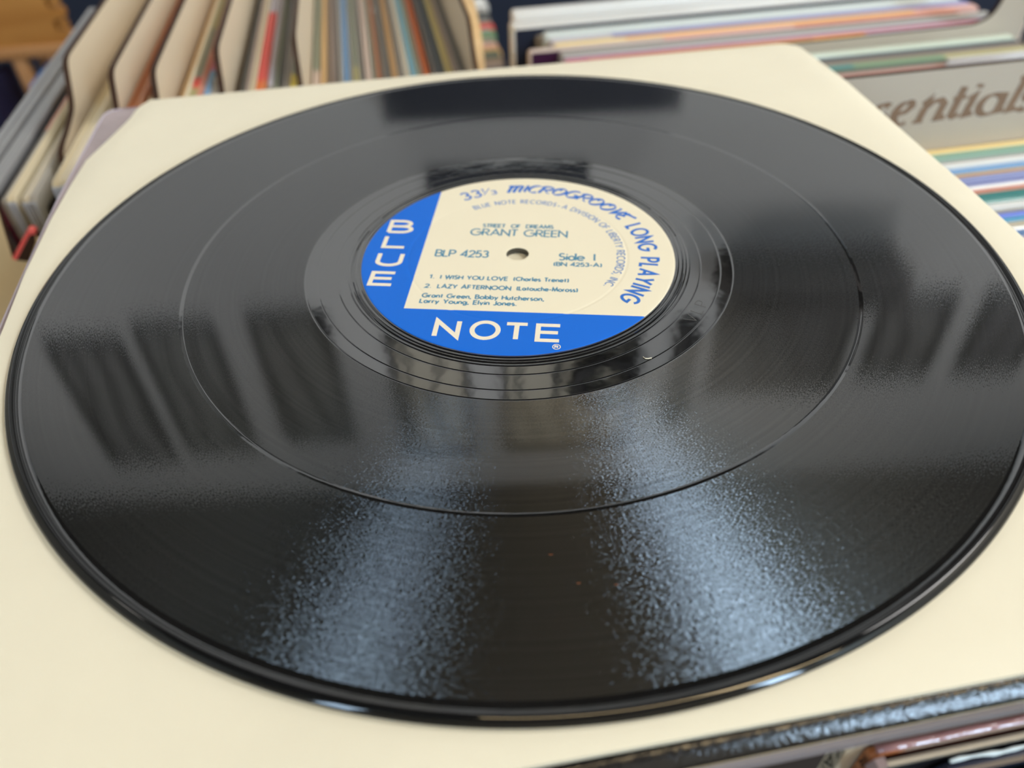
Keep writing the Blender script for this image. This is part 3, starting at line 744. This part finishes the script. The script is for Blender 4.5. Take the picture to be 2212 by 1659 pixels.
# ---- left bin: covers run away from the camera.  (u0, u1, colour, near end v, top z)
LZ = -45
groups = [
 ('before the first left-bin divider', [(-254, -244.5, 'silver', 172, -45), (-243.4, -235, 'silver', 176, -46), (-234.6, -232.2, 'black', 178, -49), (-232, -229.6, 'maroon', 172, -49), (-229.4, -226.8, [(0, 'grey'), (.2, 'grey'), (.26, 'salmon'), (.5, 'grey')], 172, -46), (-226.4, -222.2, 'cream', 172, -45), (-221.8, -219.2, 'moss', 178, -52), (-218.8, -215.4, 'beige', 170, -45), (-215.1, -212.2, 'lightgrey', 170, -45), (-211.6, -209.2, 'black', 176, -54)]),  # black and moss covers put the shade of gaps in as dark slabs
 ('between the first and second left-bin dividers', [(-197.4, -193.6, 'cream', 160, -34), (-193.3, -189.6, 'cream', 160, -33.5), (-189.3, -185.6, 'beige', 161, -34), (-185.3, -181.6, 'cream', 161, -34), (-181.3, -178, 'beige', 161, -34.5)]),
 ('between the second and third left-bin dividers', [(-171.4, -167.2, 'burnt', 182, -26), (-166.9, -163, 'burnt', 182, -25), (-162.6, -158.6, [(0, 'olive'), (.10, 'rose'), (.14, 'cream'), (.18, 'burnt')], 182, -27)]),
 ('between the third and fourth left-bin dividers', [(-145, -143.5, 'tan', 188, -26.5), (-143.2, -140.7, 'cream', 188, -26), (-140.4, -136.5, [(0, 'olive'), (.18, 'red'), (.23, 'sage'), (.5, 'olive')], 188, -26.5), (-136.2, -133.8, [(0, 'salmon'), (.5, 'rose')], 188, -26), (-133.5, -130.4, [(0, 'blue'), (.26, 'crimson')], 188, -27), (-130.1, -126, 'lightgrey', 188, -28)]),
 ('between the fourth and fifth left-bin dividers', [(-115.6, -112.6, 'darkgrey', 186, -31), (-112.3, -110, 'mauve', 186, -30), (-109.7, -106.7, 'cream', 186, -29.5), (-106.3, -101.2, [(0, 'orange'), (.22, 'red'), (.62, 'lavender')], 186, -30), (-100.8, -97.6, [(0, 'grey'), (.2, 'lavender')], 186, -31), (-97.3, -94.5, 'sage', 186, -32), (-94.2, -91.8, 'darkgrey', 186, -32), (-91.5, -89.4, 'grey', 186, -31), (-89.1, -87.4, 'mauve', 186, -31.5), (-87.1, -83.2, [(0, 'yellow'), (.18, 'yellow'), (.24, 'sage')], 186, -30)]),
 ('between the fifth and sixth left-bin dividers', [(-78.2, -73.4, [(0, 'sage'), (.25, 'sage'), (.3, 'pink'), (.4, 'sage')], 182, -46), (-73.1, -69.8, 'tan', 182, -44.5), (-69.5, -66.8, 'brown', 182, -46), (-66.5, -64.2, 'mauve', 182, -46), (-64, -61.8, 'darkgrey', 182, -47), (-61.5, -59.4, 'lightgrey', 182, -46), (-59.1, -55.5, 'blue', 182, -45), (-55.2, -53.3, 'grey', 182, -46), (-53, -49.4, [(0, 'sage'), (.24, 'lightgrey'), (.3, 'olive'), (.4, 'sage')], 182, -46), (-49.1, -47.4, 'grey', 182, -46), (-47.1, -45.7, 'darkgrey', 182, -47), (-45.4, -41.2, 'pink', 182, -44.5), (-40.9, -38.6, 'sage', 182, -46), (-38.3, -36.2, [(0, 'mauve'), (.3, 'burnt')], 182, -46), (-35.9, -33.9, [(0, 'black'), (.26, 'brown')], 182, -47), (-33.6, -31.4, 'grey', 182, -45.5), (-31.1, -29.3, 'darkgrey', 182, -46), (-29, -25.3, 'tan', 182, -45), (-25, -21.6, 'grey', 182, -46), (-21.3, -17.5, 'beige', 182, -45.5), (-17.2, -13.3, 'paleblue', 182, -45), (-13, -11.6, 'olive', 182, -46), (-11.3, -9.4, 'mauve', 182, -46), (-9.1, -5.2, 'orange', 182, -45), (-4.9, -3.7, 'black', 182, -48), (-3.4, -1.6, 'grey', 182, -46), (-1.3, 4.4, 'slate', 182, -45.5), (4.8, 9.2, 'gold', 182, -44.5), (9.6, 13, 'mauve', 182, -46), (13.3, 16.6, 'grey', 182, -46.5)]),
]
M_cap = plain('clear_sleeve_end', rgb(198, 204, 214), 0.15, 0.6, noise=0.3, nscale=2, stretch=(700, 1, 1))
for where, lst in groups:
    for i, (u0, u1, c, vn, zt) in enumerate(lst):
        t = u1 - u0; c2 = (u0 + u1) / 2
        o = cover('record_cover', W(c2, vn, zt), TH, t, min(314, 488 - vn), zt, cdef(c), '%s cover, %s from left %s' % (cword(c), ORD[i], where), 'records in the left bin',
                  gloss=0.28 if c in ('silver', 'cream') else 0.45, lip=(i % 3 != 1), h=359 + zt, streak=.10 if c in ('cream', 'beige') else .26)
        if -226.6 < u0 < -176 and t > 2.8 and c != 'moss':   # ends of clear outer sleeves toward the camera
            V, F = [], []
            n = 4
            for k in range(n):
                x0, x1 = -t / 2 + t * k / n, -t / 2 + t * (k + .8) / n
                v, f = box(x0 / 1000, x1 / 1000, (-1.2 - .7 * (k % 2)) / 1000, 0.0002, -0.200, -0.0022)
                V2, F2 = merge((V, F), (v, f)); V, F = V2, F2
            e_ = mk('clear_sleeve_end', V, F, M_cap, o); e_['label'] = 'ribbed clear plastic end of the sleeve'

# dividers of the left bin
def board(name, prof, half, axis, mat, edge, parent=None, loc=None, rot=TH):
    """prof: outline in (along, z) mm; half thickness mm; axis 'v' (along local y) or 'u' (along local x)"""
    k = len(prof); V = []
    for s in (-half, half):
        for a, z in prof: V.append((s / 1000, a / 1000, z / 1000) if axis == 'v' else (a / 1000, s / 1000, z / 1000))
    F = [tuple(range(k)), tuple(range(2 * k - 1, k - 1, -1))] + [(i, (i + 1) % k, k + (i + 1) % k, k + i) for i in range(k)]
    return mk(name, V, F, None, parent, mats=[mat, edge], idx=[0, 0] + [1] * k, loc=loc, rotz=rot)
def spline(pts, n=5):
    out = []
    for i in range(len(pts) - 1):
        p0, p1, p2, p3 = pts[max(0, i - 1)], pts[i], pts[i + 1], pts[min(len(pts) - 1, i + 2)]
        for k in range(n):
            t = k / n
            out.append(tuple(0.5 * (2 * b + (c - a) * t + (2 * a - 5 * b + 4 * c - d) * t * t + (3 * b - a - 3 * c + d) * t ** 3) for a, b, c, d in zip(p0, p1, p2, p3)))
    out.append(pts[-1]); return out
def div_prof(vc):
    d = vc - 262
    near = spline([(190 + d, -120), (196 + d, -60), (199 + d, -42), (206 + d, -36.6), (222 + d, -34), (240 + d, -29.5), (250 + d, -19.5), (256 + d, -12.5), (262 + d, -10), (272 + d, -9.5)])
    return near + [(486, -9.5), (488, -12), (488, -359.5), (190 + d, -359.5)]
for i, (u, vc, th_) in enumerate(((-204.6, 262, 1.6), (-175.4, 236, 1.6), (-153.2, 230, 1.6), (-123.4, 255, 1.6), (-81.2, 262, 1.4), (19.4, 268, 1.3))):
    tag(board('bin_divider', div_prof(vc), th_, 'v', M_board, M_burn, loc=W(u, 0, 0)), 'beige board divider with dark burnt S-shaped edge, %s from the left in the left bin' % ORD[i], 'divider', 'dividers of the left bin')

# the left bin itself
lb = tag(empty('record_bin', W(-115, 320, -366)), 'plywood bin holding the left records, pale right side board and notched tan front', 'record bin')
lb.rotation_euler = (0, 0, TH)
def part_board(name, prof, half, axis, mat, edge, parent, u, v_):
    o = board(name, prof, half, axis, mat, edge, parent, rot=0)
    o.location = ((u + 115) / 1000, (v_ - 320) / 1000, 0.366)
    return o
front = spline([(-214.6, -54.4), (-213.2, -53.5), (-211.6, -54.4), (-210.2, -58.6), (-205, -60.5)], 4)
fp = [(-262, -359.5), (29, -359.5), (29, -61)] + front[::-1] + [(-226.9, -66.6), (-222.1, -42), (-219.5, -33), (-262, -30)]
part_board('front_panel', fp, 2.0, 'u', M_kraft, M_burn, lb, 0, 154)
ed = [(-226.9, -66.4), (-215.2, -53.9), (-213.4, -52.6), (-211.0, -53.4), (-211.2, -55.2), (-213.2, -54.8), (-214.4, -55.7), (-225.6, -68.0)]
e_ = part_board('notch_edge', ed, 2.3, 'u', M_coral, M_coral, lb, 0, 153.8); e_['label'] = 'coral red edge of the notch'
ed = [(-225.4, -67.8), (-214.3, -55.7), (-213.0, -54.9), (-211.3, -55.2), (-213.0, -59.5), (-220.5, -69.5)]  # dark brown band along the inner side of the notch
e_ = part_board('notch_band', ed, 2.15, 'u', M_burn, M_burn, lb, 0, 153.8); e_['label'] = 'dark brown band beside the notch'
part_board('side_panel', [(156, -359.5), (490, -359.5), (490, -72), (156, -72)], 2.5, 'v', M_kraft, M_burn, lb, -260, 0)
sp = [(156.5, -359.5), (490, -359.5), (490, -9)] + spline([(364, -9.5), (318, -12), (300, -16), (284, -23), (276, -33), (272, -44), (262, -70), (230, -120), (156.5, -130)], 4)
part_board('side_panel', sp, 3.6, 'v', M_tan_wood, M_tan_wood, lb, 25.2, 0)
part_board('back_panel', [(-257, -359.5), (21, -359.5), (21, -70), (-257, -70)], 2.5, 'u', M_kraft, M_burn, lb, 0, 492.6)
v, f = box(-.142, .136, -.163, .170, 0.0, .006); mk('base', v, f, M_kraft, lb)

# ---- right bin: covers run across.  (v0, v1, colour, left end u, top z, face)
RW = TH - R(90)
rgroups = [
 ('behind the grey divider', [(385.4, 394.5, 'white', 66, -46, None), (376.8, 384.6, 'white', 66, -48, None), (350, 366, 'white', 60, -46, (40, 46, 62)), (346, 349.4, 'grey', 76, -51, None), (337.6, 345.4, 'paleg', 80, -48, None), (333.6, 337.2, 'white', 82, -50, None), (324.6, 333.2, [(0, 'lavender'), (.14, 'purple')], 82, -49, None), (317.4, 324.2, [(0, 'lemon'), (.16, 'amber'), (.62, 'amber'), (.84, 'rose')], 83, -49, None), (310.8, 317, [(0, 'pink'), (.3, 'rose'), (.6, 'coral')], 64, -49, (64, 28, 62)), (305.4, 310.4, 'lightgrey', 84, -50, None), (300.2, 305, 'grey', 84, -50, None), (296.8, 299.8, 'lavender', 84, -50, None), (291.2, 296.4, 'crimson', 84, -50, None), (285.4, 290.8, [(0, 'ochre'), (.5, 'amber'), (.62, 'lavender'), (.9, 'pink')], 98, -50, None)]),
 ('just behind the lettered divider', [(258.4, 265.8, 'mint', 70, -50, None), (250.6, 257.6, 'slate', 70, -51, None), (245.4, 250.2, 'brown', 70, -51, None), (238.4, 245, [(0, 'green'), (.5, 'teal'), (.6, 'green'), (.8, 'olive')], 70, -51, None), (231.2, 238, 'moss', 70, -51, None), (226, 230.6, 'dusty', 70, -51, None)]),
 ('before the lettered divider', [(120.8, 126, 'lemon', 66, -51, None), (114.4, 120.2, 'seafoam', 66, -51, None), (112.2, 114, 'lavender', 66, -52, None), (109, 111.8, 'grey', 66, -51, None), (104.4, 108.6, 'white', 66, -50, None), (99.6, 104, 'sky', 66, -51, None), (94.6, 99.2, 'ochre', 66, -51, None), (90.6, 94.2, 'periwinkle', 66, -50, None), (86.4, 90.2, 'periwinkle', 66, -51, None), (83.4, 86, 'white', 66, -50.5, None), (79.8, 83, 'coral', 66, -51, None), (75, 79.4, 'teal', 66, -51, None), (70.4, 74.6, 'teal', 66, -51, None), (65.8, 70, 'white', 66, -51, None), (62.4, 65.4, 'lightgrey', 66, -52, None), (57.9, 62, 'royal', 66, -51, None), (54.2, 57.5, 'cyan', 66, -51, None), (50.3, 53.8, 'beige', 66, -51, None), (47.3, 50, 'white', 66, -51, None), (42.8, 47, 'steel', 66, -51, None), (38.2, 42.4, 'lavender', 66, -51, None), (34, 37.8, 'steel', 66, -51, None)]),
]
for where, lst in rgroups:
    for i, (v0, v1, c, u0, zt, face) in enumerate(lst):
        o = cover('record_cover', W(u0, (v0 + v1) / 2, zt), RW, v1 - v0, 314, zt, cdef(c), '%s cover, %s from back %s' % (cword(c), ORD[i], where), 'records in the right bin',
                  gloss=0.2 if c in ('white', 'sky', 'mint', 'teal', 'cyan') else 0.42, lip=(i % 3 != 0), h=359 + zt, face=face, streak=.05 if c == 'white' else .16)
# a white label sticking up behind the lettered divider
v, f = box(0, .102, -.0009, .0009, -.313, 0)
tag(bevel(mk('header_card', v, f, plain('white_card', rgb(226, 222, 220), 0.5, 0.3), loc=W(312, 224.6, -46), rotz=TH), .0004), 'white card edge standing just behind the lettered divider, at the right', 'card')
# dividers
cut = spline([(375, -10.5), (374.4, -20), (373.6, -30), (370, -38.5), (362, -43.2), (350, -44.4), (330, -44.6)], 5)
g2 = [(60, -359.5), (396, -359.5), (396, -9.5), (377, -9.5)] + cut + [(104, -46), (62, -47)]
tag(board('bin_divider', g2, 1.8, 'u', M_board2, M_burn, loc=W(0, 271.5, 0)), 'grey board divider with a rounded hand cut-out at its top, in the right bin', 'divider', 'dividers of the right bin')
g1 = [(58, -359.5), (394, -359.5), (394, -9.5), (58, -9.5)]
es = board('bin_divider', g1, 1.8, 'u', M_board2, M_burn, loc=W(0, 128.8, 0))
tag(es, 'grey-beige board divider engraved with large brown italic lettering, in the right bin', 'divider', 'dividers of the right bin')
# engraved word on its near face
ess = []
def E1(ch, x0, x1):
    ess.append((ch, straight(x0, x1, -35.3, 17.6, 0.10), None, 0.0, '#'))
for ch, x0, x1 in (('E', 166, 178), ('s', 180.5, 189), ('s', 191, 199.5), ('e', 201.5, 211.5)): pass
for ch, x0, x1 in (('E', 171, 183.5), ('s', 185.5, 192.5), ('s', 202.0, 210.0), ('e', 213.0, 223.6), ('n', 226.0, 243.0), ('t', 243.6, 251.0), ('i', 251.4, 258.6), ('a', 259.8, 275.4), ('l', 275.4, 283.2), ('s', 283.6, 291.6)):
    ess.append((ch, straight(x0, x1, -35.3, 17.4, 0.06), nib(.75, 2.3, 8), 0.0, '#'))
def on_face(a, b, d=0): return (a / 1000, -0.00186 - d * .3, b / 1000)
M_eng = plain('engraved_brown', rgb(146, 120, 98), 0.7, 0.2, noise=0.12, nscale=300)
M_halo = plain('pale_outline', rgb(206, 198, 184), 0.6, 0.3)
halo = [(s, fn, nib(1.5, 2.95, 8), tr, pre) for s, fn, hw, tr, pre in ess]
lettering('lettering_outline', halo, M_halo, es, 0, xf=on_face)
lettering('engraved_lettering', ess, M_eng, es, 0, xf=lambda a, b, d=0: (a / 1000, -0.00192 - d, b / 1000))

# ---- covers right at the near edge, under the stack (v0, v1, colour, left end u, label)
M_spw = None
near = [(-157.9, -154.6, 'beige', 34.6, -14.4, 'cream-spined record cover with black spine lettering, at the near right edge below the sleeve', None),
        (-160.4, -158.2, [(0, 'burnt'), (.02, 'mauve')], 38.2, -14.2, 'orange-brown-spined record cover with dark spine lettering, next to the cream-spined one', (88, 30, 34)),
        (-162.6, -161.2, 'grey', 38.6, -14.3, 'grey-edged record cover with a folded plastic corner, in front of the orange-brown spine', (30, 30, 36)),
        (-166.2, -163.2, 'navy', 50, -15.5, 'navy record cover with torn white plastic edge, at the near right edge', (22, 28, 48)),
        (-172, -167.4, 'teal', 52, -15.0, 'teal record cover, nearest the bottom right corner', (96, 150, 140))]
for v0, v1, c, u0, zt, lab, face in near:
    o = cover('record_cover', W(u0, (v0 + v1) / 2, zt), RW, v1 - v0, 312, zt, cdef(c), lab, 'records at the near right edge', gloss=.2, lip=False, h=344, face=face)
    if c != 'grey' and c != 'navy' and c != 'teal':
        txt = 'KAR 1' if c == 'beige' else 'R1 616'
        th_ = v1 - v0
        # spine faces -u: text runs down the spine
        def xf(a, b, d=0): return (b / 1000, -0.00012 - d, -a / 1000)
        lettering('spine_lettering', [(txt, lambda fx, y, th_=th_: (3.2 + fx * 22, (y - .5) * th_ * .62), .15, .22, '')], plain('spine_ink', rgb(26, 18, 16), .6, .2), o, 0, xf=xf)
    if c == 'grey':
        pts = [(-1.2, 0.6), (0.5, .2), (1.6, -2.0), (.2, -4.4), (1.4, -7.5)]
        V = [(sx_ / 1000, a / 1000 * -1 - 0.0002 * 0, b / 1000) for a, b in pts for sx_ in (-.9, .9)]
        F = [(2 * i, 2 * i + 1, 2 * i + 3, 2 * i + 2) for i in range(len(pts) - 1)]
        e_ = mk('plastic_corner', V, F, M_film, o); e_.modifiers.new('s', 'SOLIDIFY').thickness = .0003; e_['label'] = 'folded plastic corner'
    if c == 'navy':
        V, F = [], []
        n = 60; rnd = random.Random(3)
        for i in range(n + 1):
            y = 2 + 130 * i / n; r_ = .25 + .35 * rnd.random(); zc = .3 + .5 * rnd.random(); xo = .5 * rnd.random()
            for j in range(6): V.append(((-1.2 + xo + r_ * math.cos(j * 1.047)) / 1000, y / 1000, (zc + r_ * math.sin(j * 1.047)) / 1000))
        for i in range(n):
            for j in range(6): F.append((i * 6 + j, (i + 1) * 6 + j, (i + 1) * 6 + (j + 1) % 6, i * 6 + (j + 1) % 6))
        e_ = mk('torn_plastic_edge', V, F, plain('torn_white_plastic', rgb(214, 232, 240), .25, .6), o, smooth=True); e_['label'] = 'torn whitish plastic edge'
    if isinstance(c, list):
        V, F = [], []
        for i in range(31):
            y = 1 + 4.4 * i; hgt = .35 + .3 * math.sin(i * 1.7) * math.sin(i * .37)
            V += [(-1.05 / 1000, y / 1000, .1 / 1000), (-.2 / 1000, y / 1000, hgt / 1000), (.9 / 1000, y / 1000, .12 / 1000)]
        for i in range(30): F += [(3 * i, 3 * i + 1, 3 * i + 4, 3 * i + 3), (3 * i + 1, 3 * i + 2, 3 * i + 5, 3 * i + 4)]
        e_ = mk('plastic_film', V, F, plain('pink_plastic_film', rgb(160, 122, 128), .10, .8, bump=.5, bscale=160), o, smooth=True); e_.modifiers.new('s', 'SOLIDIFY').thickness = .0002; e_['label'] = 'shiny pinkish plastic film'

# the right bin
rb_ = tag(empty('record_bin', W(230, 80, -366)), 'low wooden bin holding the right records and the lettered divider', 'record bin')
rb_.rotation_euler = (0, 0, TH)
for nm, bx in (('side_panel', (-.200, -.196, -.34, .325, 0, .17)), ('side_panel', (.188, .194, -.34, .325, 0, .30)), ('back_panel', (-.196, .188, .318, .325, 0, .17)), ('front_panel', (-.196, .188, -.34, -.333, 0, .17)), ('base', (-.196, .188, -.333, .318, 0, .006))):
    v, f = box(*bx); mk(nm, v, f, M_dark_wood, rb_)

# ---- lower bin further back
lo_c = [('slate', 546, 562), ('lavender', 563.5, 569), ('mauve', 570, 578), ('brown', 579, 591), ('moss', 592.5, 607), ('tan', 609, 627), ('rose', 629, 638), ('sage', 640, 656), ('green', 658, 671), ('lavender', 673, 686), ('red', 688, 700), ('grey', 702, 713), ('slate', 715, 727), ('darkgrey', 729, 745), ('lightgrey', 747, 759), ('white', 761, 776), ('white', 778, 790)]
for i, (c, v0, v1) in enumerate(lo_c):
    k = 0
    n = 2 if v1 - v0 > 9 else 1
    o = cover('record_cover', W(88 + (v0 - 546) * .06 - (i * 7 % 5) - 314, (v0 + v1) / 2, -150 - (i * 3 % 4)), RW, v1 - v0 - .4, 314, 0, cdef(c), '%s box-set record cover, %s from the front in the low bin behind' % (cword(c), ORD[i]), 'records in the low bin behind', gloss=.25, lip=False, h=309)
    if c == 'darkgrey':
        v, f = lathe([(0.3, -.1), (9, -.1), (9, .25), (0.3, .25)], 24)
        e_ = mk('round_sticker', v, f, plain('gold_sticker', rgb(222, 196, 120), .3, .5), o); e_.location = (0, .240, 0.0002); e_.scale = (.7, 1, 1)
lw = tag(empty('record_bin', W(-70, 665, -470)), 'dark low bin on the table behind the left bin', 'record bin'); lw.rotation_euler = (0, 0, TH)
for nm, bx in (('side_panel', (-.172, -.166, -.135, .14, 0, .2)), ('side_panel', (.192, .198, -.135, .14, 0, .2)), ('front_panel', (-.166, .192, -.135, -.128, 0, .2)), ('back_panel', (-.166, .192, .133, .14, 0, .2)), ('base', (-.166, .192, -.128, .133, 0, .005))):
    v, f = box(*bx); mk(nm, v, f, M_dark_wood, lw)

# ---- tables
def table(u, v_, hx, hy, ztop, label):
    t = tag(empty('display_table', W(u, v_, ZF * 1000)), label, 'table'); t.rotation_euler = (0, 0, TH)
    h = ztop / 1000 - ZF
    v, f = box(-hx, hx, -hy, hy, h - .03, h); mk('table_top', v, f, M_dark_wood, t)
    for sx_ in (-1, 1):
        for sy in (-1, 1):
            a, b_ = sx_ * (hx - .05), sy * (hy - .05)
            v, f = box(a - .025, a + .025, b_ - .025, b_ + .025, 0, h - .03); mk('leg', v, f, M_dark_wood, t)
    return t
table(75, 115, .36, .40, -366, 'dark table under the two front record bins')
table(-60, 670, .30, .15, -470, 'lower dark table under the bin behind')

# ---- wooden rack and crate at the far left
rk = tag(empty('wooden_rack', W(-620, 1090, ZF * 1000)), 'light pine rack with rail and post at the far left, carrying the orange crate', 'rack'); rk.rotation_euler = (0, 0, TH)
def zz(z): return z / 1000 - ZF
for nm, bx in (('rail', (-.30, .172, -.090, -.066, zz(-240), zz(-224))), ('rail', (-.30, .120, .0, .02, zz(-240), zz(-224))), ('shelf_board', (-.30, .120, -.066, 0, zz(-236), zz(-226))), ('post', (.073, .091, -.088, -.068, 0, zz(-240))), ('post', (-.29, -.272, -.088, -.068, 0, zz(-240))), ('post', (.073, .091, .0, .018, 0, zz(-240))), ('post', (-.29, -.272, .0, .018, 0, zz(-240))), ('lower_shelf', (-.30, .172, -.16, .02, zz(-470), zz(-456)))):
    v, f = box(*bx); bevel(mk(nm, v, f, M_rail_wood, rk), .002)
ct = tag(empty('wooden_crate', W(-620, 1090, -224)), 'orange pine crate with finger-jointed corner at the far left', 'crate'); ct.rotation_euler = (0, 0, TH)
# front board with comb-shaped right end
H_, fw = 190, 15
pr = [(-300, 0.5), (150, .5)]
z = .5; i = 0
while z < H_ - 1:
    z2 = min(z + fw, H_); x = 166 if i % 2 == 0 else 150
    if i % 2 == 0: pr += [(153, z), (164, z + 1), (166, z + 4), (166, z2 - 4), (164, z2 - 1), (153, z2)]
    else: pr += [(148, z + .5), (148, z2 - .5)]
    z = z2; i += 1
pr += [(-300, H_)]
k = len(pr)
V = [(a / 1000, y / 1000, b_ / 1000) for y in (-86, -72) for a, b_ in pr]
F = [tuple(range(k)), tuple(range(2 * k - 1, k - 1, -1))] + [(q_, (q_ + 1) % k, k + (q_ + 1) % k, k + q_) for q_ in range(k)]
mk('front_board', V, F, M_orange_wood, ct)
V, F = [], []
i = 0; z = .5
while z < H_ - 1:
    z2 = min(z + fw, H_)
    if i % 2 == 1: V, F = merge((V, F), box(.153, .163, -.085, -.072, (z + 2.5) / 1000, (z2 - 2.5) / 1000))
    z = z2; i += 1
V, F = merge((V, F), ([(.140, -.072, .0005), (.150, -.072, .0005), (.126, -.012, .0005), (.116, -.012, .0005), (.140, -.072, H_ / 1000), (.150, -.072, H_ / 1000), (.126, -.012, H_ / 1000), (.116, -.012, H_ / 1000)], [(0, 3, 2, 1), (4, 5, 6, 7), (0, 1, 5, 4), (1, 2, 6, 5), (2, 3, 7, 6), (3, 0, 4, 7)]))
mk('side_board', V, F, M_orange_wood, ct)
for nm, bx in (('back_board', (-.30, .126, -.012, -.002, .0005, H_ / 1000)), ('side_board', (-.30, -.29, -.072, -.012, .0005, H_ / 1000)), ('base_board', (-.29, .116, -.072, -.012, .0005, .01))):
    v, f = box(*bx); mk(nm, v, f, M_orange_wood, ct)
# blue covers in the rack below
for i, (u, c, d) in enumerate(((-600, (26, 44, 92), 'deep blue record cover low in the far rack, left of its post'), (-575, (34, 36, 66), 'indigo record cover low in the far rack, left of its post'), (-508, (110, 150, 214), 'blue record cover in the far rack, right of its post'), (-480, (170, 200, 250), 'light blue record cover in the far rack, right of its post'))):
    v, f = cover_mesh(14, 100, 196, False)
    o = mk('record_cover', v, f, plain('blue_cover', rgb(*c), .4, .4, noise=.3, nscale=20), loc=W(u, 945, -258), rotz=TH)
    tag(o, d, 'record', 'records in the far rack')
